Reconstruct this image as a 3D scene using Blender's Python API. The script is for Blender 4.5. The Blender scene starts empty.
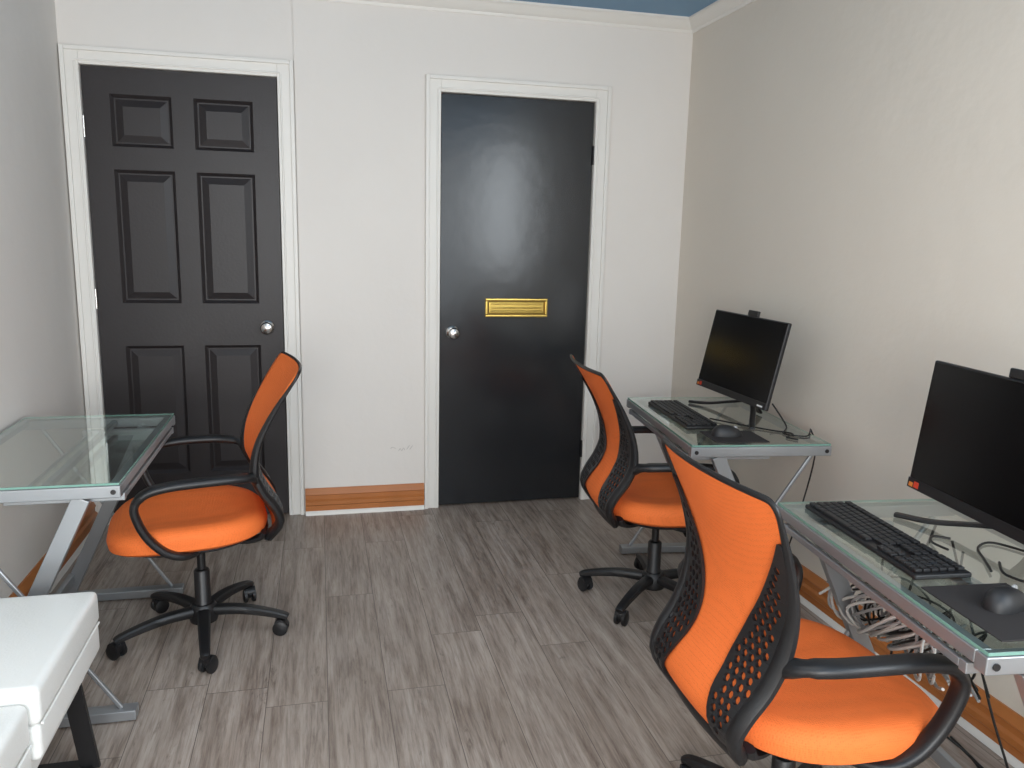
import bpy, bmesh, math, random
from mathutils import Matrix, Vector
random.seed(4)
SC=bpy.context.scene
try:
    SC.view_settings.view_transform='Standard'
except Exception: pass

# ------------------------------------------------ materials
def lin(c):
    return tuple(((v/255)/12.92 if v/255<=.04045 else ((v/255+.055)/1.055)**2.4) for v in c)
def mat(name,rgb,rough=.5,metal=0,var=0,vscale=6,bump=0,bscale=60,spec=.5,coat=0):
    m=bpy.data.materials.new(name); m.use_nodes=True; nt=m.node_tree; N=nt.nodes; L=nt.links
    b=N["Principled BSDF"]; c=lin(rgb)
    b.inputs["Roughness"].default_value=rough; b.inputs["Metallic"].default_value=metal
    b.inputs["Specular IOR Level"].default_value=spec; b.inputs["Coat Weight"].default_value=coat
    tc=N.new("ShaderNodeTexCoord")
    n=N.new("ShaderNodeTexNoise"); n.inputs["Scale"].default_value=vscale; n.inputs["Detail"].default_value=4
    L.new(tc.outputs["Object"],n.inputs["Vector"])
    mx=N.new("ShaderNodeMix"); mx.data_type='RGBA'
    mx.inputs[6].default_value=(*[v*(1-var) for v in c],1); mx.inputs[7].default_value=(*[min(1,v*(1+var)) for v in c],1)
    L.new(n.outputs["Fac"],mx.inputs[0]); L.new(mx.outputs[2],b.inputs["Base Color"])
    if bump:
        n2=N.new("ShaderNodeTexNoise"); n2.inputs["Scale"].default_value=bscale; n2.inputs["Detail"].default_value=5
        L.new(tc.outputs["Object"],n2.inputs["Vector"])
        bp=N.new("ShaderNodeBump"); bp.inputs["Strength"].default_value=bump; bp.inputs["Distance"].default_value=.01
        L.new(n2.outputs["Fac"],bp.inputs["Height"]); L.new(bp.outputs["Normal"],b.inputs["Normal"])
    return m
M_wall=mat("plaster_wall",(224,219,213),.75,var=.035,vscale=2,bump=.3,bscale=9,spec=.3)
M_wallr=mat("plaster_wall_warm",(217,209,197),.6,var=.035,vscale=2,bump=.35,bscale=9,spec=.3)
M_ceil=mat("ceiling_blue_paint",(120,156,186),.7,var=.03)
M_trim=mat("white_trim_paint",(226,223,217),.45,var=.02)
M_base=mat("stained_wood_baseboard",(176,108,55),.4,var=.15,vscale=12)
M_d1=mat("charcoal_door_paint",(42,38,39),.42,var=.08,bump=.05,bscale=80,spec=.35)
M_d2=mat("glossy_charcoal_paint",(27,29,32),.2,var=.1,bump=.07,bscale=12,spec=.6)
M_nickel=mat("satin_nickel",(190,188,185),.22,1)
M_brass=mat("brass",(205,175,95),.25,1)
M_brassD=mat("brass_gap_shade",(120,98,52),.4,1)  # same brass, darkened to paint shade into the mail slot gaps
M_plast=mat("black_plastic",(22,22,24),.42,var=.1,bump=.05,bscale=300)
M_plast2=mat("black_key_plastic",(30,30,32),.5)
M_screen=mat("black_screen",(5,5,6),.22,spec=.25)
M_silver=mat("silver_powder_coat",(158,161,164),.35,.65,var=.03)
M_leather=mat("white_leather",(228,228,224),.3,var=.02,bump=.12,bscale=160)
M_cloth=mat("mousepad_cloth",(36,32,32),.85)
M_red=mat("red_sticker",(200,60,35),.4)
M_orst=mat("orange_sticker",(205,120,50),.4)
M_white=mat("white_label",(220,220,220),.4)
M_pencil=mat("pencil_mark",(172,168,164),.8)
M_cabB=mat("black_cable",(22,22,22),.45)
M_cabG=mat("gray_cable",(150,150,150),.45)
M_cabW=mat("white_cable",(190,188,184),.45)
M_gedge=mat("glass_edge_green",(112,150,138),.15)
def mesh_fabric():
    m=mat("orange_mesh_fabric",(232,116,56),.7,var=.05,vscale=20,spec=.2); nt=m.node_tree; N=nt.nodes; L=nt.links
    b=N["Principled BSDF"]; tc=N.new("ShaderNodeTexCoord")
    v=N.new("ShaderNodeTexVoronoi"); v.inputs["Scale"].default_value=210; v.inputs["Randomness"].default_value=.3
    L.new(tc.outputs["Object"],v.inputs["Vector"])
    src=b.inputs["Base Color"].links[0].from_socket
    mx=N.new("ShaderNodeMix"); mx.data_type='RGBA'; mx.blend_type='MULTIPLY'; mx.inputs[0].default_value=.4
    cr=N.new("ShaderNodeValToRGB"); cr.color_ramp.elements[0].position=.1; cr.color_ramp.elements[0].color=(.42,.38,.36,1); cr.color_ramp.elements[1].position=.4
    L.new(v.outputs["Distance"],cr.inputs[0]); L.new(src,mx.inputs[6]); L.new(cr.outputs[0],mx.inputs[7]); L.new(mx.outputs[2],b.inputs["Base Color"])
    bp=N.new("ShaderNodeBump"); bp.inputs["Strength"].default_value=.4; bp.inputs["Distance"].default_value=.002
    L.new(v.outputs["Distance"],bp.inputs["Height"]); L.new(bp.outputs["Normal"],b.inputs["Normal"])
    return m
M_org=mesh_fabric()
def glass():
    m=bpy.data.materials.new("clear_desk_glass"); m.use_nodes=True; nt=m.node_tree; N=nt.nodes; L=nt.links
    N.remove(N["Principled BSDF"]); out=N["Material Output"]
    t=N.new("ShaderNodeBsdfTransparent"); t.inputs[0].default_value=(.93,.965,.95,1)
    g=N.new("ShaderNodeBsdfGlossy"); g.inputs["Roughness"].default_value=.05; g.inputs[0].default_value=(.95,1,.98,1)
    lw=N.new("ShaderNodeLayerWeight"); lw.inputs[0].default_value=.5
    pw=N.new("ShaderNodeMath"); pw.operation='POWER'; pw.inputs[1].default_value=2.6
    ml=N.new("ShaderNodeMath"); ml.operation='MULTIPLY_ADD'; ml.inputs[1].default_value=.9; ml.inputs[2].default_value=.07
    ge=N.new("ShaderNodeNewGeometry"); inv=N.new("ShaderNodeMath"); inv.operation='SUBTRACT'; inv.inputs[0].default_value=1
    mm=N.new("ShaderNodeMath"); mm.operation='MULTIPLY'; mx=N.new("ShaderNodeMixShader")
    L.new(lw.outputs["Facing"],pw.inputs[0]); L.new(pw.outputs[0],ml.inputs[0]); L.new(ge.outputs["Backfacing"],inv.inputs[1])
    L.new(ml.outputs[0],mm.inputs[0]); L.new(inv.outputs[0],mm.inputs[1])
    L.new(mm.outputs[0],mx.inputs[0]); L.new(t.outputs[0],mx.inputs[1]); L.new(g.outputs[0],mx.inputs[2]); L.new(mx.outputs[0],out.inputs[0])
    return m
M_glass=glass()
def floor_mat():
    m=bpy.data.materials.new("gray_oak_vinyl_planks"); m.use_nodes=True; nt=m.node_tree; N=nt.nodes; L=nt.links
    b=N["Principled BSDF"]; tc=N.new("ShaderNodeTexCoord")
    sp=N.new("ShaderNodeSeparateXYZ"); cb=N.new("ShaderNodeCombineXYZ")
    L.new(tc.outputs["Object"],sp.inputs[0])
    PW=.178; PL=1.22
    rw=N.new("ShaderNodeMath"); rw.operation='DIVIDE'; rw.inputs[1].default_value=PW; L.new(sp.outputs["X"],rw.inputs[0])
    fl=N.new("ShaderNodeMath"); fl.operation='FLOOR'; L.new(rw.outputs[0],fl.inputs[0])
    wn=N.new("ShaderNodeTexWhiteNoise"); wn.noise_dimensions='1D'; L.new(fl.outputs[0],wn.inputs["W"])
    sh=N.new("ShaderNodeMath"); sh.operation='MULTIPLY_ADD'; sh.inputs[1].default_value=PL; L.new(wn.outputs["Value"],sh.inputs[0]); L.new(sp.outputs["Y"],sh.inputs[2])
    L.new(sh.outputs[0],cb.inputs[0]); L.new(sp.outputs["X"],cb.inputs[1])
    br=N.new("ShaderNodeTexBrick"); br.offset=0; br.squash=1
    br.inputs["Scale"].default_value=1; br.inputs["Brick Width"].default_value=PL; br.inputs["Row Height"].default_value=PW
    br.inputs["Mortar Size"].default_value=.0012; br.inputs["Mortar Smooth"].default_value=.2; br.inputs["Bias"].default_value=0
    br.inputs["Color1"].default_value=(0,0,0,1); br.inputs["Color2"].default_value=(1,1,1,1); br.inputs["Mortar"].default_value=(.5,.5,.5,1)
    L.new(cb.outputs[0],br.inputs["Vector"])
    of=N.new("ShaderNodeVectorMath"); of.operation='SCALE'; of.inputs["Scale"].default_value=37; L.new(br.outputs["Color"],of.inputs[0])
    def grain(sx,sy,scale,det,rough,dist):
        s=N.new("ShaderNodeVectorMath"); s.operation='MULTIPLY'; s.inputs[1].default_value=(sx,sy,1); L.new(cb.outputs[0],s.inputs[0])
        a=N.new("ShaderNodeVectorMath"); L.new(s.outputs[0],a.inputs[0]); L.new(of.outputs[0],a.inputs[1])
        n=N.new("ShaderNodeTexNoise"); n.inputs["Scale"].default_value=scale; n.inputs["Detail"].default_value=det; n.inputs["Roughness"].default_value=rough; n.inputs["Distortion"].default_value=dist
        L.new(a.outputs[0],n.inputs["Vector"]); return n
    n1=grain(1.8,22,1.3,10,.74,.35); n2=grain(6,110,1.3,4,.6,.1); n3=grain(1.5,6,1.2,4,.6,.3); n4=grain(5,24,1.0,6,.7,.8)
    def ramp(n,stops):
        r=N.new("ShaderNodeValToRGB"); e=r.color_ramp.elements
        e[0].position=stops[0][0]; e[0].color=(*stops[0][1],1); e[1].position=stops[-1][0]; e[1].color=(*stops[-1][1],1)
        for p,c in stops[1:-1]:
            k=e.new(p); k.color=(*c,1)
        L.new(n,r.inputs[0]); return r
    def mul(a,bb,f):
        x=N.new("ShaderNodeMix"); x.data_type='RGBA'; x.blend_type='MULTIPLY'; x.inputs[0].default_value=f; L.new(a,x.inputs[6]); L.new(bb,x.inputs[7]); return x.outputs[2]
    r1=ramp(n1.outputs["Fac"],[(.32,lin((118,104,95))),(.43,lin((152,139,129))),(.54,lin((174,162,152))),(.70,lin((192,181,172)))])
    r2=ramp(n2.outputs["Fac"],[(.38,(.55,.52,.5)),(.50,(1,1,1))])
    r3=ramp(n3.outputs["Fac"],[(.35,(.80,.77,.74)),(.62,(1,1,1))])
    r5=ramp(n4.outputs["Fac"],[(.30,(.35,.31,.28)),(.40,(1,1,1))])
    r4=ramp(br.outputs["Color"],[(0,(.86,.85,.84)),(1,(1,1,1))])
    c=mul(mul(mul(mul(r1.outputs[0],r2.outputs[0],.5),r3.outputs[0],.8),r5.outputs[0],.65),r4.outputs[0],1)
    m3=N.new("ShaderNodeMix"); m3.data_type='RGBA'; m3.inputs[7].default_value=(*lin((92,82,75)),1)
    L.new(br.outputs["Fac"],m3.inputs[0]); L.new(c,m3.inputs[6]); L.new(m3.outputs[2],b.inputs["Base Color"])
    b.inputs["Roughness"].default_value=.4; b.inputs["Specular IOR Level"].default_value=.45
    bp=N.new("ShaderNodeBump"); bp.inputs["Strength"].default_value=.1; bp.inputs["Distance"].default_value=.002
    L.new(n2.outputs["Fac"],bp.inputs["Height"]); L.new(bp.outputs["Normal"],b.inputs["Normal"])
    return m
M_floor=floor_mat()

# ------------------------------------------------ mesh helpers
def link(name,me,m=None,parent=None,smooth=False,bevel=0,bseg=2,loc=None,rot=None):
    o=bpy.data.objects.new(name,me); SC.collection.objects.link(o)
    if m: me.materials.append(m)
    if parent: o.parent=parent
    if smooth:
        for p in me.polygons: p.use_smooth=True
    if bevel:
        b=o.modifiers.new("bevel",'BEVEL'); b.width=bevel; b.segments=bseg; b.limit_method='ANGLE'
        for p in me.polygons: p.use_smooth=True
        try:
            w=o.modifiers.new("wn",'WEIGHTED_NORMAL'); w.keep_sharp=True
        except Exception: pass
    if loc: o.location=loc
    if rot: o.rotation_euler=rot
    return o
def pyd(name,V,F):
    me=bpy.data.meshes.new(name); me.from_pydata([tuple(v) for v in V],[],F); me.update(); return me
BF=[(0,3,2,1),(4,5,6,7),(0,1,5,4),(1,2,6,5),(2,3,7,6),(3,0,4,7)]
def addbox(V,F,a,b):
    x0,y0,z0=[min(a[i],b[i]) for i in range(3)]; x1,y1,z1=[max(a[i],b[i]) for i in range(3)]
    n=len(V); V+= [(x0,y0,z0),(x1,y0,z0),(x1,y1,z0),(x0,y1,z0),(x0,y0,z1),(x1,y0,z1),(x1,y1,z1),(x0,y1,z1)]
    F+=[tuple(n+i for i in f) for f in BF]
def boxes(name,L,m,**k):
    V=[];F=[]
    for a,b in L: addbox(V,F,a,b)
    return link(name,pyd(name,V,F),m,**k)
def addbeam(V,F,p0,p1,w,h,ref=(0,0,1)):
    p0=Vector(p0);p1=Vector(p1);d=(p1-p0).normalized();r=Vector(ref)
    s=d.cross(r)
    if s.length<1e-3: s=d.cross(Vector((1,0,0)))
    s.normalize(); u=s.cross(d).normalized(); n=len(V)
    for p in (p0,p1):
        for a,b in ((-1,-1),(1,-1),(1,1),(-1,1)): V.append(tuple(p+s*a*w/2+u*b*h/2))
    F+=[(n,n+3,n+2,n+1),(n+4,n+5,n+6,n+7),(n,n+1,n+5,n+4),(n+1,n+2,n+6,n+5),(n+2,n+3,n+7,n+6),(n+3,n,n+4,n+7)]
def beams(name,L,m,**k):
    V=[];F=[]
    for t in L: addbeam(V,F,*t)
    me=pyd(name,V,F); bm=bmesh.new(); bm.from_mesh(me); bmesh.ops.recalc_face_normals(bm,faces=bm.faces); bm.to_mesh(me); bm.free()
    return link(name,me,m,**k)
def catmull(P,n=6,closed=False):
    P=[Vector(p) for p in P]; out=[]; N=len(P)
    rng=range(N) if closed else range(N-1)
    for i in rng:
        if closed: a,b,c,d=P[(i-1)%N],P[i],P[(i+1)%N],P[(i+2)%N]
        else: a,b,c,d=P[max(i-1,0)],P[i],P[i+1],P[min(i+2,N-1)]
        for j in range(n):
            t=j/n
            out.append(.5*((2*b)+(c-a)*t+(2*a-5*b+4*c-d)*t*t+(3*b-a-3*c+d)*t**3))
    if not closed: out.append(P[-1])
    return out
def tube(V,F,path,ra,rb=None,ref=(0,0,1),seg=10,closed=False,power=2.0):
    n=len(path); rb=rb if rb is not None else ra
    A=ra if isinstance(ra,list) else [ra]*n; B=rb if isinstance(rb,list) else [rb]*n
    base=len(V); ref=Vector(ref)
    for i,p in enumerate(path):
        if closed: d=path[(i+1)%n]-path[i-1]
        else: d=path[min(i+1,n-1)]-path[max(i-1,0)]
        d=d.normalized() if d.length>0 else Vector((0,0,1))
        u=ref-d*ref.dot(d)
        if u.length<1e-3: u=Vector((1,0,0))-d*d.x
        u.normalize(); s=d.cross(u)
        for k in range(seg):
            t=2*math.pi*k/seg; c,sn=math.cos(t),math.sin(t)
            cc=math.copysign(abs(c)**(2/power),c); ss=math.copysign(abs(sn)**(2/power),sn)
            V.append(tuple(p+u*A[i]*cc+s*B[i]*ss))
    m=n if closed else n-1
    for i in range(m):
        for k in range(seg):
            a=base+i*seg+k; b=base+i*seg+(k+1)%seg; j=(i+1)%n
            c=base+j*seg+(k+1)%seg; d=base+j*seg+k
            F.append((a,b,c,d))
    if not closed:
        F.append(tuple(base+k for k in reversed(range(seg)))); F.append(tuple(base+(n-1)*seg+k for k in range(seg)))
def lathe(V,F,prof,c=(0,0,0),seg=24,axis='z'):
    base=len(V)
    for r,z in prof:
        for k in range(seg):
            t=2*math.pi*k/seg; x,y=r*math.cos(t),r*math.sin(t)
            v=(x,y,z) if axis=='z' else ((x,z,y) if axis=='y' else (z,x,y))
            V.append((c[0]+v[0],c[1]+v[1],c[2]+v[2]))
    for i in range(len(prof)-1):
        for k in range(seg):
            F.append((base+i*seg+k,base+i*seg+(k+1)%seg,base+(i+1)*seg+(k+1)%seg,base+(i+1)*seg+k))
    F.append(tuple(base+k for k in range(seg))); n=base+(len(prof)-1)*seg; F.append(tuple(n+k for k in range(seg)))
def fin(name,V,F,m,**k):
    me=pyd(name,V,F); bm=bmesh.new(); bm.from_mesh(me); bmesh.ops.recalc_face_normals(bm,faces=bm.faces); bm.to_mesh(me); bm.free()
    k.setdefault("smooth",True)
    o=link(name,me,m,**k)
    try: me.set_sharp_from_angle(angle=math.radians(40))
    except Exception: pass
    return o
def empty(name,loc=(0,0,0),rz=0):
    e=bpy.data.objects.new(name,None); e.empty_display_size=.1; SC.collection.objects.link(e); e.location=loc; e.rotation_euler=(0,0,rz); return e
def lerp(T,z):
    if z<=T[0][0]: return T[0][1]
    for (a,b),(c,d) in zip(T,T[1:]):
        if z<=c: return b+(d-b)*(z-a)/(c-a)
    return T[-1][1]
def smoothT(T):
    P=catmull([Vector((a,b,0)) for a,b in T],8); return [(p.x,p.y) for p in P]

# ------------------------------------------------ room
XL,XR,YB,YF,H=-1.05,1.83,3.92,-1.6,2.45
D1=(-.97,-.17,2.05); D2=(.575,1.3315,2.03)
boxes("floor",[((XL-.12,YF-.12,-.1),(XR+.12,YB+.14,0))],M_floor)
boxes("ceiling",[((XL-.12,YF-.12,H),(XR+.12,YB+.14,H+.1))],M_ceil)
g=.004
boxes("wall_back",[((XL,YB,0),(D1[0]-g,YB+.12,H)),((D1[0]-g,YB,D1[2]+g),(D1[1]+g,YB+.12,H)),
  ((D1[1]+g,YB,0),(-.09,YB+.12,H)),((-.09,YB-.014,0),(D2[0]-g,YB+.12,H)),
  ((D2[0]-g,YB-.014,D2[2]+g),(D2[1]+g,YB+.12,H)),((D2[1]+g,YB-.014,0),(XR,YB+.12,H)),
  ((XL,YB+.1,0),(XR,YB+.12,H))],M_wall)  # last box: added unseen backing that blocks light leaking past the doors
boxes("wall_left",[((XL-.12,YF-.12,0),(XL,YB+.12,H))],M_wall)
RY0,RY1,RZ0,RZ1=-1.45,.45,1.0,2.32
boxes("wall_right",[((XR,RY1,0),(XR+.12,YB+.12,H)),((XR,YF-.12,0),(XR+.12,RY0,H)),((XR,RY0,0),(XR+.12,RY1,RZ0)),((XR,RY0,RZ1),(XR+.12,RY1,H))],M_wallr)
WX0,WX1,WZ0,WZ1=XL+.12,XR-.12,.35,2.25
boxes("wall_front",[((XL,YF-.12,0),(XR,YF,WZ0)),((XL,YF-.12,WZ1),(XR,YF,H)),((XL,YF-.12,WZ0),(WX0,YF,WZ1)),((WX1,YF-.12,WZ0),(XR,YF,WZ1))],M_wall)
fw=.05
boxes("window_1",[((WX0,YF-.09,WZ0),(WX0+fw,YF-.03,WZ1)),((WX1-fw,YF-.09,WZ0),(WX1,YF-.03,WZ1)),((WX0,YF-.09,WZ0),(WX1,YF-.03,WZ0+fw)),
  ((WX0,YF-.09,WZ1-fw),(WX1,YF-.03,WZ1)),(((WX0+WX1)/2-.02,YF-.09,WZ0),((WX0+WX1)/2+.02,YF-.03,WZ1))],M_trim)
boxes("window_2",[((XR+.03,RY0,RZ0),(XR+.09,RY0+fw,RZ1)),((XR+.03,RY1-fw,RZ0),(XR+.09,RY1,RZ1)),((XR+.03,RY0+fw,RZ0),(XR+.09,RY1-fw,RZ0+fw)),((XR+.03,RY0+fw,RZ1-fw),(XR+.09,RY1-fw,RZ1)),((XR+.03,-.52,RZ0),(XR+.09,-.48,RZ1))],M_trim)
def crown(name,pts,m):
    V=[];F=[]
    prof=[(0,-.062),(.006,-.062),(.010,-.05),(.022,-.044),(.036,-.022),(.044,-.012),(.05,-.010),(.05,0),(0,0)]
    for s,e,nn in pts:
        b=len(V); n=len(prof)
        for p in (s,e):
            for a,z in prof: V.append((p[0]+nn[0]*a,p[1]+nn[1]*a,H+z))
        for i in range(n): F.append((b+i,b+(i+1)%n,b+n+(i+1)%n,b+n+i))
        F.append(tuple(b+i for i in range(n))); F.append(tuple(b+n+i for i in range(n)))
    return fin(name,V,F,m,smooth=False)
crown("trim_1",[((-.09,YB-.014),(XR,YB-.014),(0,-1))],M_trim)
crown("trim_2",[((XR,YF),(XR,YB-.014),(-1,0))],M_trim)
def casing(name,x0,x1,zt,y,w=.072,lw=None):
    lw=lw or w; L=[]
    def leg(a,b,za,zb): L.append(((a,y-.016,za),(b,y,zb)))
    leg(x0-lw,x0,0,zt+w); leg(x1,x1+w,0,zt+w); leg(x0,x1,zt,zt+w)
    bb=.018
    L.append(((x0-lw,y-.027,0),(x0-lw+bb,y-.016,zt+w))); L.append(((x1+w-bb,y-.027,0),(x1+w,y-.016,zt+w))); L.append(((x0-lw+bb,y-.027,zt+w-bb),(x1+w-bb,y-.016,zt+w)))
    i=.012
    L.append(((x0-i-.008,y-.021,0),(x0-i,y-.016,zt+i))); L.append(((x1+i,y-.021,0),(x1+i+.008,y-.016,zt+i))); L.append(((x0-i,y-.021,zt+i),(x1+i,y-.016,zt+i+.008)))
    return boxes(name,L,M_trim,bevel=.003)
casing("trim_3",D1[0]-g,D1[1]+g,D1[2]+g,YB,lw=.07)
casing("trim_4",D2[0]-g,D2[1]+g,D2[2]+g,YB-.014)
def baseboard(name,s,e,nn,mtop=M_base):
    par=empty(name)
    def ext(nm,prof,m):
        V=[];F=[];n=len(prof)
        for p in (s,e):
            for a,z in prof: V.append((p[0]+nn[0]*a,p[1]+nn[1]*a,z))
        for i in range(n): F.append((i,(i+1)%n,n+(i+1)%n,n+i))
        F.append(tuple(range(n))); F.append(tuple(n+i for i in range(n)))
        fin(nm,V,F,m,smooth=False,parent=par)
    ext("board",[(0,.02),(.018,.02),(.018,.045),(.026,.052),(.026,.07),(.016,.078),(.016,.098),(.021,.103),(.012,.122),(.006,.132),(0,.132)],mtop)
    ext("shoe",[(0,0),(.03,0),(.028,.012),(.02,.02),(0,.02)],M_trim)
baseboard("baseboard_back",(-.088,YB-.014),(D2[0]-.078,YB-.014),(0,-1))
baseboard("baseboard_right",(XR,YF),(XR,YB-.014),(-1,0))
baseboard("baseboard_left",(XL,YF),(XL,YB-.03),(1,0))
baseboard("baseboard_back.001",(D2[1]+.078,YB-.014),(XR-.03,YB-.014),(0,-1))
V=[];F=[];yy=YB-.0142
for P in ([(.33,.318),(.34,.326),(.355,.318)],[(.37,.305),(.378,.318),(.385,.305),(.395,.32),(.40,.308)],[(.41,.312),(.425,.332)],[(.425,.31),(.44,.33)]):
    tube(V,F,catmull([(x,yy,z) for x,z in P],4),.0011,seg=5)
fin("wall_scuff_marks",V,F,M_pencil)

def knob(par,x,y,z,name="knob"):
    V=[];F=[]
    lathe(V,F,[(.0,0),(.032,0),(.032,-.005),(.026,-.010),(.012,-.012),(.011,-.03),(.018,-.036),(.027,-.046),(.029,-.056),(.024,-.066),(.012,-.071),(.0,-.072)],(x,y,z),24,'y')
    fin(name,V,F,M_nickel,parent=par)
d1=empty("door_1"); x0,x1,zt=D1; yf=YB+.002
pw=.25; st=.105; cols=[(x0+st,x0+st+pw),(x1-st-pw,x1-st)]
rows=[(.235,.845),(1.04,1.626),(1.723,1.942)]
L=[((x0,yf+.014,.008),(x1,yf+.04,zt))]
for a,b in ((x0,cols[0][0]),(cols[0][1],cols[1][0]),(cols[1][1],x1)): L.append(((a,yf,.008),(b,yf+.014,zt)))
zs=[.008]+[v for r in rows for v in r]+[zt]
for i in range(0,len(zs),2):
    for a,b in cols: L.append(((a,yf,zs[i]),(b,yf+.014,zs[i+1])))
boxes("slab",L,M_d1,parent=d1)
V=[];F=[]
for a,b in cols:
    for c,d in rows:
        for (i0,y0_,i1,y1_) in ((0,yf,.014,yf+.0135),(.020,yf+.0135,.050,yf+.003)):
            n=len(V)
            for i,y in ((i0,y0_),(i1,y1_)): V+=[(a+i,y,c+i),(b-i,y,c+i),(b-i,y,d-i),(a+i,y,d-i)]
            F+=[(n+k,n+(k+1)%4,n+4+(k+1)%4,n+4+k) for k in range(4)]
        F.append((n+4,n+5,n+6,n+7))
me=pyd("panels",V,F); link("panels",me,M_d1,parent=d1)
knob(d1,-.243,yf,.93)
def hinge(par,x,y,z,m,nm):
    V=[];F=[]; lathe(V,F,[(0,-.045),(.007,-.045),(.007,.045),(0,.045)],(x,y,z),12)
    fin(nm,V,F,m,parent=par)
for i,z in enumerate((.25,1.06,1.8)): hinge(d1,x0-.002,yf-.006,z,M_nickel,"hinge_%d"%(i+1))
d2=empty("door_2"); x0,x1,zt=D2; yf=YB-.010
boxes("slab",[((x0,yf,.008),(x1,yf+.04,zt))],M_d2,parent=d2,bevel=.002)
knob(d2,.637,yf,.902)
for i,z in enumerate((.28,1.78)): hinge(d2,x1+.003,yf-.008,z,M_plast,"hinge_%d"%(i+1))
boxes("mail_slot_recess",[((.805,yf-.004,.985),(1.115,yf,1.065))],M_brassD,parent=d2)
a,b,c,d=.80,1.12,.978,1.072; t=.013
L=[((a,yf-.016,c),(b,yf,c+t)),((a,yf-.016,d-t),(b,yf,d)),((a,yf-.016,c+t),(a+t,yf,d-t)),((b-t,yf-.016,c+t),(b,yf,d-t)),
   ((a+t+.006,yf-.010,c+t+.006),(b-t-.006,yf-.004,d-t-.006))]
for k in range(3): L.append(((a+t+.014,yf-.018,c+t+.013+k*.0175),(b-t-.014,yf-.010,c+t+.021+k*.0175)))
boxes("mail_slot",L,M_brass,parent=d2,bevel=.003)

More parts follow.
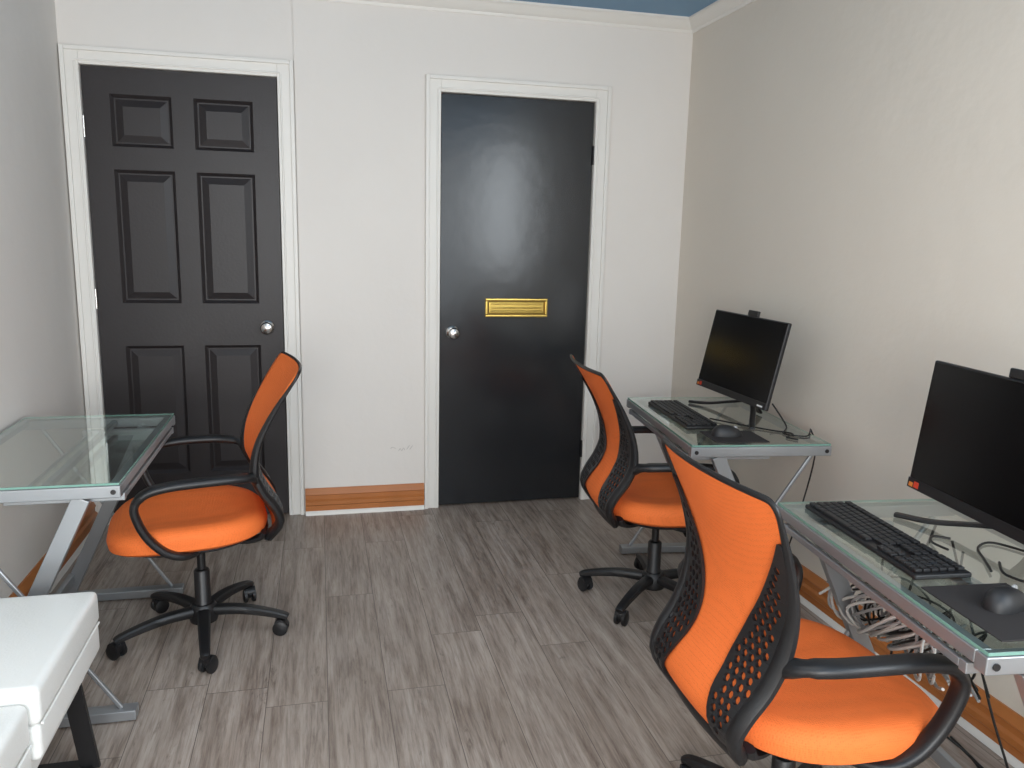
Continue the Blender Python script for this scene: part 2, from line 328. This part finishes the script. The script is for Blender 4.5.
# ------------------------------------------------ office chair
PROF=smoothT([(.35,-.15),(.39,-.20),(.44,-.232),(.49,-.218),(.55,-.18),(.62,-.155),(.70,-.152),(.78,-.172),(.86,-.205),(.94,-.242)])
WID=smoothT([(.35,.12),(.39,.155),(.44,.178),(.52,.190),(.62,.197),(.72,.205),(.82,.218),(.94,.238)])
REC=[0]
def bsurf(y,z): return lerp(PROF,z)-.024*(1-min(1,(y/.22)**2))-REC[0]*max(0,z-.6)
ZT=.937; ZC=.900; CI=.036
def bw(z):
    w=lerp(WID,z)
    if z>ZC: w=w-CI+CI*max(0,1-((z-ZC)/(ZT-ZC))**2.5)**(1/2.5) if z<ZT else w-CI
    return w
def chair(loc,rz,base_ph,seat_dz=0,rec=0):
    e=empty("office_chair",(loc[0],loc[1],0),rz)
    dz=seat_dz; REC[0]=rec
    V=[];F=[];seg=64
    def outline(t,p=3.0):
        c,s=math.cos(t),math.sin(t); x=math.copysign(abs(c)**(2/p),c)*.248; y=math.copysign(abs(s)**(2/p),s)*.25
        if x<0: y*=1-.14*(x/.238)**2
        return x,y
    rings=[(.02,.452),(.3,.452),(.6,.455),(.82,.457),(.92,.452),(.98,.438),(1.0,.418),(.985,.400),(.93,.389),(.6,.386),(.02,.386)]
    for s,z in rings:
        for k in range(seg):
            x,y=outline(2*math.pi*k/seg); x*=s;y*=s
            zz=z-.022*max(0,x/.248)**3+(.012*abs(y/.25)**2 if z>.41 else 0)
            V.append((x+.03,y,zz+dz))
    for i in range(len(rings)-1):
        for k in range(seg): F.append((i*seg+k,i*seg+(k+1)%seg,(i+1)*seg+(k+1)%seg,(i+1)*seg+k))
    F.append(tuple(range(seg))); F.append(tuple((len(rings)-1)*seg+k for k in range(seg)))
    fin("seat_cushion",V,F,M_org,parent=e)
    V=[];F=[]
    for s,z in [(.5,.388),(.86,.388),(.88,.38),(.8,.368),(.3,.364)]:
        for k in range(seg):
            x,y=outline(2*math.pi*k/seg); V.append((x*s+.03,y*s,z+dz))
    for i in range(4):
        for k in range(seg): F.append((i*seg+k,i*seg+(k+1)%seg,(i+1)*seg+(k+1)%seg,(i+1)*seg+k))
    F.append(tuple(range(seg))); F.append(tuple(4*seg+k for k in range(seg)))
    addbox(V,F,(-.10,-.06,.335+dz),(.09,.06,.372+dz))
    fin("seat_shell",V,F,M_plast,parent=e)
    V=[];F=[];nu=25;z0=.40;zs=[z0+(ZC-z0)*i/26 for i in range(27)]+[ZC+(ZT-.001-ZC)*math.sin(math.pi/2*i/10) for i in range(1,11)]
    for z in zs:
        w=bw(z)-.003
        for j in range(nu):
            y=(-1+2*j/(nu-1))*w; V.append((bsurf(y,z),y,z+dz))
    for i in range(len(zs)-1):
        for j in range(nu-1):
            a=i*nu+j; F.append((a,a+1,a+nu+1,a+nu))
    o=fin("back_mesh",V,F,M_org,parent=e); sm=o.modifiers.new("s",'SOLIDIFY'); sm.thickness=.006; sm.offset=0
    zb=.385
    zz=[zb+(ZC-zb)*i/26 for i in range(27)]+[ZC+(ZT-ZC)*math.sin(math.pi/2*i/8) for i in range(1,9)]
    R=[Vector((bsurf(bw(z),z)-.004,bw(z),z+dz)) for z in zz]
    top=[Vector((bsurf(y,ZT)-.004,y,ZT+dz)) for y in [bw(ZT)*(1-2*k/12) for k in range(1,12)]]
    Lf=[Vector((v.x,-v.y,v.z)) for v in reversed(R)]
    bot=[Vector((bsurf(y,zb)-.004+.01,y,zb+dz-.008)) for y in [-bw(zb)*(1-2*k/10) for k in range(1,10)]]
    path=R+top+Lf+bot
    ra=[]
    for v in path:
        z=v.z-dz; ra.append(.0065 if z>.9 else .0065+.0140*min(1,(.9-z)/.28))
    V=[];F=[]; tube(V,F,path,[a*.75 for a in ra],ra,ref=(1,0,0),seg=10,closed=True)
    for s in (1,-1):
        P=catmull([(-.20,.15*s,.40+dz),(-.185,.14*s,.378+dz),(-.14,.115*s,.364+dz),(-.05,.06*s,.358+dz)],5)
        tube(V,F,P,.012,.022,ref=(0,0,1),seg=10)
    fin("back_frame",V,F,M_plast,parent=e)
    cu=bpy.data.curves.new("w",'CURVE'); cu.dimensions='2D'; cu.fill_mode='BOTH'; cu.extrude=.0035
    WW=smoothT([(.39,.035),(.44,.07),(.50,.104),(.57,.118),(.64,.106),(.70,.082),(.76,.054),(.81,.030),(.85,.012)])
    def inner(z): return bw(z)-lerp(WW,z)
    def spl(pts):
        s=cu.splines.new('POLY'); s.points.add(len(pts)-1); s.use_cyclic_u=True
        for q,p in zip(s.points,pts): q.co=(p[0],p[1],0,1)
    nz=28; Z=[.40+(.85-.40)*i/nz for i in range(nz+1)]
    for s in (1,-1):
        spl([(s*bw(z),z) for z in Z]+[(s*inner(z),z) for z in reversed(Z)])
        row=0; z=.435
        while z<.80:
            y=.03+(.0105 if row%2 else 0)
            while y<.21:
                if inner(z)+.0125<y<bw(z)-.023:
                    spl([(s*y+.0082*math.cos(math.pi/8+k*math.pi/4),z+.0082*math.sin(math.pi/8+k*math.pi/4)) for k in range(8)])
                y+=.021
            z+=.0185; row+=1
    co=bpy.data.objects.new("w",cu); SC.collection.objects.link(co); dg=bpy.context.evaluated_depsgraph_get(); dg.update()
    me=bpy.data.meshes.new_from_object(co.evaluated_get(dg)); bpy.data.objects.remove(co)
    me.materials.clear()
    for v in me.vertices:
        y,z,d=v.co; v.co=(bsurf(y,z)-.010+d,y,z+dz)
    link("lumbar_lattice",me,M_plast,parent=e)
    for s in (1,-1):
        V=[];F=[]
        P=catmull([(-.165,.20*s,.595+dz),(-.15,.235*s,.612+dz),(-.09,.262*s,.620+dz),(.0,.272*s,.621+dz),(.08,.273*s,.617+dz),(.145,.272*s,.602+dz),(.178,.270*s,.565+dz),(.172,.266*s,.515+dz),(.145,.260*s,.455+dz),(.10,.253*s,.405+dz),(.05,.235*s,.382+dz),(.0,.17*s,.374+dz)],5)
        n=len(P); A=[];B=[]
        for i in range(n):
            t=i/(n-1); A.append(.024 if .12<t<.5 else .020); B.append(.0140 if .12<t<.5 else .0125)
        tube(V,F,P,A,B,ref=(0,1,0),seg=14,power=2.6)
        fin("armrest_%d"%(1 if s>0 else 2),V,F,M_plast,parent=e)
    V=[];F=[]; lathe(V,F,[(0,.06),(.03,.06),(.03,.115),(.026,.12),(.026,.235),(.022,.24),(.022,.24),(.014,.242),(.014,.34+dz),(0,.34+dz)],(0,0,0),20)
    tube(V,F,catmull([(.03,-.05,.352+dz),(.04,-.15,.352+dz),(.04,-.2,.345+dz)],4),.005)
    fin("gas_lift",V,F,M_plast,parent=e)
    V=[];F=[]
    lathe(V,F,[(0,.055),(.045,.055),(.05,.075),(.045,.105),(.036,.118),(0,.118)],(0,0,0),20)
    W=[];G=[]
    for k in range(5):
        t=base_ph-rz+k*2*math.pi/5; c,s=math.cos(t),math.sin(t)
        P=catmull([(.02*c,.02*s,.092),(.12*c,.12*s,.094),(.2*c,.2*s,.084),(.265*c,.265*s,.07),(.285*c,.285*s,.062)],4)
        n=len(P); tube(V,F,P,[.018-.008*i/(n-1) for i in range(n)],[.023-.009*i/(n-1) for i in range(n)],ref=(0,0,1),seg=10,power=3)
        cx,cy=.272*c,.272*s
        a=t+.9+k*.7; ax=Vector((math.cos(a),math.sin(a),0)); ox=Vector((-ax.y,ax.x,0))*.012
        C=Vector((cx,cy,.026))+ox
        lathe(W,G,[(0,.03),(.006,.03),(.006,.064),(0,.064)],(cx,cy,0),8)
        for sgn in (-1,1):
            p0=C+ax*sgn*.006; p1=C+ax*sgn*.023
            pts=[p0,p0+(p1-p0)*.25,p0+(p1-p0)*.8,p1]
            tube(W,G,pts,[.020,.0255,.0255,.017],ref=(0,0,1),seg=20)
        tube(W,G,[C-ax*.02+Vector((0,0,.012)),C+ax*.02+Vector((0,0,.012))],[.022,.022],[.02,.02],ref=(0,0,1),seg=14)
    fin("star_base",V,F,M_plast,parent=e); fin("casters",W,G,M_plast,parent=e)
    return e
R=math.radians
chair((-.41,2.735),R(189),R(278),.005,.20)
chair((1.235,2.70),R(-4),R(150),-.008,.18)
chair((1.0,1.43),R(1),R(112),-.005,-.02)

# ------------------------------------------------ desks
def desk(loc,rz,Lg,Dp=.5,tray=True):
    e=empty("glass_computer_desk",(loc[0],loc[1],0),rz)
    T=.698
    w=.03
    L=[((0,0,T-.034),(Dp,w,T)),((0,Lg-w,T-.034),(Dp,Lg,T)),((0,w,T-.026),(.034,Lg-w,T)),((Dp-.022,w,T-.02),(Dp,Lg-w,T))]
    L.append(((.19,w,T-.024),(.21,Lg-w,T-.006)))
    boxes("top_frame",L,M_silver,parent=e,bevel=.003)
    boxes("glass_top",[((.004,.004,T+.001),(Dp-.004,Lg-.004,T+.008))],M_glass,parent=e)
    q=.0012
    boxes("glass_edge",[((.004-q,.004,T+.0015),(.004,Lg-.004,T+.0075)),((Dp-.004,.004,T+.0015),(Dp-.004+q,Lg-.004,T+.0075)),((.004,.004-q,T+.0015),(Dp-.004,.004,T+.0075)),((.004,Lg-.004,T+.0015),(Dp-.004,Lg-.004+q,T+.0075))],M_gedge,parent=e)
    B=[]
    for y in (.0225,Lg-.0225):
        B.append(((0.0,y,.02),(Dp-.02,y,.02),.045,.03))
        B.append(((.10,y,T-.034),(Dp-.10,y,.03),.03,.045,(1,0,0)))
        B.append(((Dp-.06,y,T-.034),(.04,y,.035),.012,.012,(1,0,0)))
    B.append(((Dp-.12,.03,.10),(Dp-.12,Lg-.03,.10),.02,.035))
    beams("legs",B,M_silver,parent=e,bevel=.003)
    V=[];F=[]
    for x in (.02,Dp-.06):
        for y in (.0225,Lg-.0225): lathe(V,F,[(0,0),(.014,0),(.014,.008),(0,.008)],(x,y,0),12)
    for y in (.0,Lg):
        for x in (.018,Dp-.018):
            lathe(V,F,[(0,-.003),(.007,-.003),(.007,.003),(0,.003)],(x,y,T-.017),10,'y')
    fin("feet_and_bolts",V,F,M_plast,parent=e)
    if tray:
        z=.650
        boxes("tray_glass",[((.012,.07,z),(.27,Lg-.07,z+.006))],M_glass,parent=e)
        boxes("tray_rails",[((.0,.045,z-.008),(.30,.065,z+.014)),((.0,Lg-.065,z-.008),(.30,Lg-.045,z+.014)),((.0,.065,z-.004),(.012,Lg-.065,z+.012)),((.27,.065,z-.004),(.28,Lg-.065,z+.008))],M_silver,parent=e,bevel=.002)
    return e
TOP=.706
desk((-.53,3.10),R(180),.86)
desk((1.198,2.374),R(-6),.81)
desk((1.085,1.02),R(-5.7),.785)

# ------------------------------------------------ all-in-one computers
def aio(loc,rz,tilt):
    e=empty("all_in_one_computer",(loc[0],loc[1],TOP),rz)
    W,Hh=.525,.325; z0=.075
    T=Matrix.Translation((0,0,z0))@Matrix.Rotation(tilt,4,'Y')
    def tb(name,L,m,bev=0):
        o=boxes(name,L,m,parent=e,bevel=bev); o.matrix_local=T; return o
    tb("housing",[((0,-W/2,0),(.016,W/2,Hh)),((.016,-W*.36,.02),(.04,W*.36,Hh*.62))],M_plast,.004)
    tb("screen",[((-.0012,-W/2+.005,.028),(.0,W/2-.005,Hh-.005))],M_screen)
    tb("chin",[((-.003,-W/2+.001,.001),(0,W/2-.001,.026))],M_plast,.001)
    tb("webcam",[((.002,-.05,Hh),(.014,.02,Hh+.022))],M_plast,.003)
    tb("logo",[((-.0036,-.245,.008),(-.003,-.21,.014))],M_white)
    tb("sticker_red",[((-.0036,.218,.006),(-.003,.236,.021))],M_red)
    tb("sticker_orange",[((-.0036,.240,.005),(-.003,.255,.016))],M_orst)
    V=[];F=[]
    for s in (1,-1):
        P=catmull([(.10,.015*s,.055),(.06,.09*s,.035),(.01,.17*s,.014),(-.035,.245*s,.007)],5)
        tube(V,F,P,.006,.011,ref=(0,0,1),seg=8,power=3)
    P=catmull([(.10,0,.05),(.10,0,.09),(.075,0,.15),(.05,0,.19)],5); tube(V,F,P,.009,.035,ref=(1,0,0),seg=10,power=3)
    P=catmull([(.10,0,.055),(.13,0,.03),(.145,0,.007)],5); tube(V,F,P,.006,.02,ref=(0,0,1),seg=8,power=3)
    fin("stand",V,F,M_plast,parent=e)
    return e
aio((1.545,2.785),R(1),R(12)); aio((1.41,1.395),R(-6),R(6))
def keyboard(loc,rz):
    e=empty("keyboard",(loc[0],loc[1],TOP),rz)
    W,Dk=.445,.13
    boxes("body",[((-Dk/2,-W/2,.0),(Dk/2,W/2,.012))],M_plast,parent=e,bevel=.004)
    L=[]
    x0=-Dk/2+.008; rowh=.0188
    for r in range(6):
        xa=x0+r*rowh+(.004 if r==5 else 0); xb=xa+rowh-.0035
        y=W/2-.008
        if r==0:
            for wdt in (.024,.02,.024,.11,.024,.02,.03): L.append(((xa,y-wdt+.003,.012),(xb,y,.019))); y-=wdt
        else:
            off=[.0,.012,.008,.004,0,0][r]; first=.0188+off
            L.append(((xa,y-first+.003,.012),(xb,y,.019))); y-=first
            while y-.0188>W/2-.008-.268: L.append(((xa,y-.0188+.003,.012),(xb,y,.019))); y-=.0188
            L.append(((xa,W/2-.008-.282,.012),(xb,y,.019)))
        for st,n in ((W/2-.008-.290,3),(W/2-.008-.352,4)):
            if n==3 and r in (2,): continue
            for k in range(n): L.append(((xa,st-(k+1)*.0188+.003,.012),(xb,st-k*.0188,.019)))
    boxes("keys",L,M_plast2,parent=e,bevel=.0012,bseg=1)
keyboard((1.362,2.80),R(-5)); keyboard((1.255,1.515),R(-4.5))
def mouse(loc,rz,z):
    e=empty("computer_mouse",(loc[0],loc[1],z),rz)
    V=[];F=[];nu,nv=24,10
    for i in range(nv+1):
        p=i/nv*math.pi/2
        for k in range(nu):
            t=2*math.pi*k/nu
            r=math.cos(p)**.8 if i<nv else .01
            x=.055*math.copysign(abs(math.cos(t))**.85,math.cos(t))*r; y=.031*math.copysign(abs(math.sin(t))**.85,math.sin(t))*r
            zz=.036*math.sin(p)*(1-.25*x/.055) ; V.append((x,y,zz))
    for i in range(nv):
        for k in range(nu): F.append((i*nu+k,i*nu+(k+1)%nu,(i+1)*nu+(k+1)%nu,(i+1)*nu+k))
    F.append(tuple(range(nu))); F.append(tuple(nv*nu+k for k in range(nu)))
    fin("body",V,F,M_plast2,parent=e)
    V=[];F=[]; lathe(V,F,[(0,-.003),(.007,-.003),(.008,0),(.007,.003),(0,.003)],(.028,0,.027),14,'y'); fin("wheel",V,F,M_cabG,parent=e)
def mousepad(loc,rz,dx,dy):
    boxes("mousepad",[((-dx/2,-dy/2,0),(dx/2,dy/2,.003))],M_cloth,loc=(loc[0],loc[1],TOP),rot=(0,0,rz),bevel=.001)
mousepad((1.40,2.46),R(-5),.19,.16); mouse((1.38,2.475),R(-8),TOP+.0035)
mousepad((1.245,1.15),R(-5),.19,.22); mouse((1.262,1.165),R(20),TOP+.0035)

# ------------------------------------------------ cables
def cable(name,paths,r,m,parent=None):
    V=[];F=[]
    for P in paths: tube(V,F,catmull(P,6),r,seg=6)
    return fin(name,V,F,m,parent=parent)
cable("desk_cables",[[(1.44,2.72,TOP+.006),(1.50,2.62,TOP+.006),(1.58,2.52,TOP+.004),(1.63,2.46,TOP+.004),(1.58,2.42,TOP+.004),(1.60,2.38,TOP+.004)],
  [(1.69,2.70,TOP+.06),(1.66,2.55,TOP+.01),(1.60,2.47,TOP+.004),(1.66,2.42,TOP+.004),(1.73,2.5,TOP+.004),(1.77,2.52,.6),(1.77,2.6,.3),(1.77,2.7,.02)]],.003,M_cabB)
cable("desk_cables.001",[[(1.34,1.40,TOP+.015),(1.36,1.47,TOP+.004),(1.39,1.50,TOP+.004),(1.42,1.48,TOP+.004)],
  [(1.36,1.30,TOP+.006),(1.40,1.36,TOP+.004),(1.44,1.42,TOP+.004),(1.50,1.44,TOP+.004),(1.54,1.36,TOP+.004)],
  [(1.47,1.30,TOP+.02),(1.42,1.22,TOP+.004),(1.38,1.28,TOP+.004),(1.42,1.34,TOP+.004)]],.003,M_cabB)
cb=empty("cable_bundle",(1.42,1.59,.43))
def bundle(cx,cy,cz,n,sx,sy,sz,m,name,r=.003):
    P=[]
    for i in range(n):
        ph=random.random()*6; q=[]
        x=cx+random.uniform(-.03,.03); y0=random.uniform(-.05,.05)
        for j in range(13):
            t=ph+j*1.2
            q.append((x+math.cos(t)*sx*random.uniform(.6,1),cy+y0+(j/12-.5)*sy+math.sin(t*1.3)*.05,cz+math.sin(t)*sz*random.uniform(.6,1)))
        P.append(q)
    cable(name,P,r,m,cb)
bundle(-.01,.02,.0,5,.06,.34,.08,M_cabW,"white_coils",.0038)
bundle(0,0,.01,8,.05,.36,.08,M_cabG,"gray_coils",.0038)
bundle(.02,-.03,.02,7,.05,.36,.08,M_cabB,"black_coils")
cable("drop_lines",[[(.0,.1,.21),(.0,.1,.1),(-.02,.05,.05)],[(.05,-.1,.24),(.04,-.1,.1),(.03,-.05,.04)]],.003,M_cabB,cb)
cable("hanging_power_cables",[[(1.56,1.68,.66),(1.53,1.72,.42),(1.56,1.76,.15),(1.7,1.6,.012),(1.6,1.4,.01)],[(1.60,1.25,.66),(1.62,1.2,.3),(1.60,1.15,.05),(1.7,1.3,.012)],
 [(1.60,1.30,.62),(1.68,1.3,.30),(1.74,1.4,.1),(1.77,1.5,.2)],[(1.56,1.62,.64),(1.62,1.5,.25),(1.66,1.45,.05),(1.72,1.7,.01)]],.0035,M_cabB)

# ------------------------------------------------ white bench
bn=empty("white_leather_bench")
def cushion(name,a,b,r=.035):
    V=[];F=[];addbox(V,F,a,b); me=pyd(name,V,F)
    bm=bmesh.new(); bm.from_mesh(me); bmesh.ops.bevel(bm,geom=bm.edges[:]+bm.verts[:],offset=r,segments=5,profile=.6,affect='EDGES'); bm.to_mesh(me); bm.free()
    return link(name,me,M_leather,parent=bn,smooth=True)
cushion("cushion_1",(-1.03,1.665,.365),(-.575,2.14,.452),.020)
cushion("cushion_1_lower",(-1.03,1.665,.285),(-.578,2.137,.367),.018)
cushion("cushion_2",(-1.03,1.26,.335),(-.590,1.66,.430),.022)
cushion("cushion_2_lower",(-1.03,1.26,.255),(-.592,1.66,.337),.018)
cushion("cushion_3",(-1.03,.85,.255),(-.590,1.255,.430),.022)
V=[];F=[]
for x,y0,y1,z in ((-.5765,1.68,2.125,.366),(-.591,1.27,1.65,.336)):
    tube(V,F,[Vector((x,y0,z)),Vector((x,(y0+y1)/2,z)),Vector((x,y1,z))],.003,seg=8)
fin("piping",V,F,M_leather,parent=bn)
boxes("seat_deck",[((-1.02,.88,.225),(-.61,2.1,.29))],M_leather,parent=bn,bevel=.01)
beams("sled_leg",[((-.63,2.05,.235),(-.60,2.05,.0),.045,.012,(0,1,0)),((-.98,2.05,.235),(-1.0,2.05,.0),.045,.012,(0,1,0)),((-.595,2.05,.006),(-1.005,2.05,.006),.045,.012),
  ((-.63,1.0,.235),(-.60,1.0,.0),.045,.012,(0,1,0)),((-.98,1.0,.235),(-1.0,1.0,.0),.045,.012,(0,1,0)),((-.595,1.0,.006),(-1.005,1.0,.006),.045,.012)],M_plast,parent=bn)

# ------------------------------------------------ camera
p,r,y=.1836,.0237,.2379
fwd=Vector((math.sin(y)*math.cos(p),math.cos(y)*math.cos(p),-math.sin(p)))
r0=Vector((math.cos(y),-math.sin(y),0)); u0=r0.cross(fwd)
Rv=math.cos(r)*r0+math.sin(r)*u0; Uv=-math.sin(r)*r0+math.cos(r)*u0
Mx=Matrix.Identity(4)
for i in range(3): Mx[i][0]=Rv[i]; Mx[i][1]=Uv[i]; Mx[i][2]=-fwd[i]
Mx[2][3]=1.3814
cd=bpy.data.cameras.new("camera"); co=bpy.data.objects.new("camera",cd); SC.collection.objects.link(co); co.matrix_world=Mx
cd.sensor_width=36; cd.lens=799.8*36/1024; cd.clip_start=.02; SC.camera=co

# ------------------------------------------------ lights
w=bpy.data.worlds.new("world"); SC.world=w; w.use_nodes=True
w.node_tree.nodes["Background"].inputs[0].default_value=(.85,.93,1,1); w.node_tree.nodes["Background"].inputs[1].default_value=2.8
def area(name,loc,rot,sx,sy,e,col):
    l=bpy.data.lights.new(name,'AREA'); l.shape='RECTANGLE'; l.size=sx; l.size_y=sy; l.energy=e; l.color=col
    o=bpy.data.objects.new(name,l); SC.collection.objects.link(o); o.location=loc; o.rotation_euler=rot
area("window_daylight",(-.35,YF-.02,1.4),(R(90),0,R(0)),1.1,1.5,76,(1,.98,.95))
area("side_window_daylight",(XR+.02,-.5,1.66),(R(90),0,R(90)),1.75,1.2,62,(.88,.95,1))
area("ceiling_fill",(.25,1.3,2.40),(0,0,0),1.0,1.0,12,(1,.96,.90))  # added fill that brightens the room, not an actual ceiling fixture
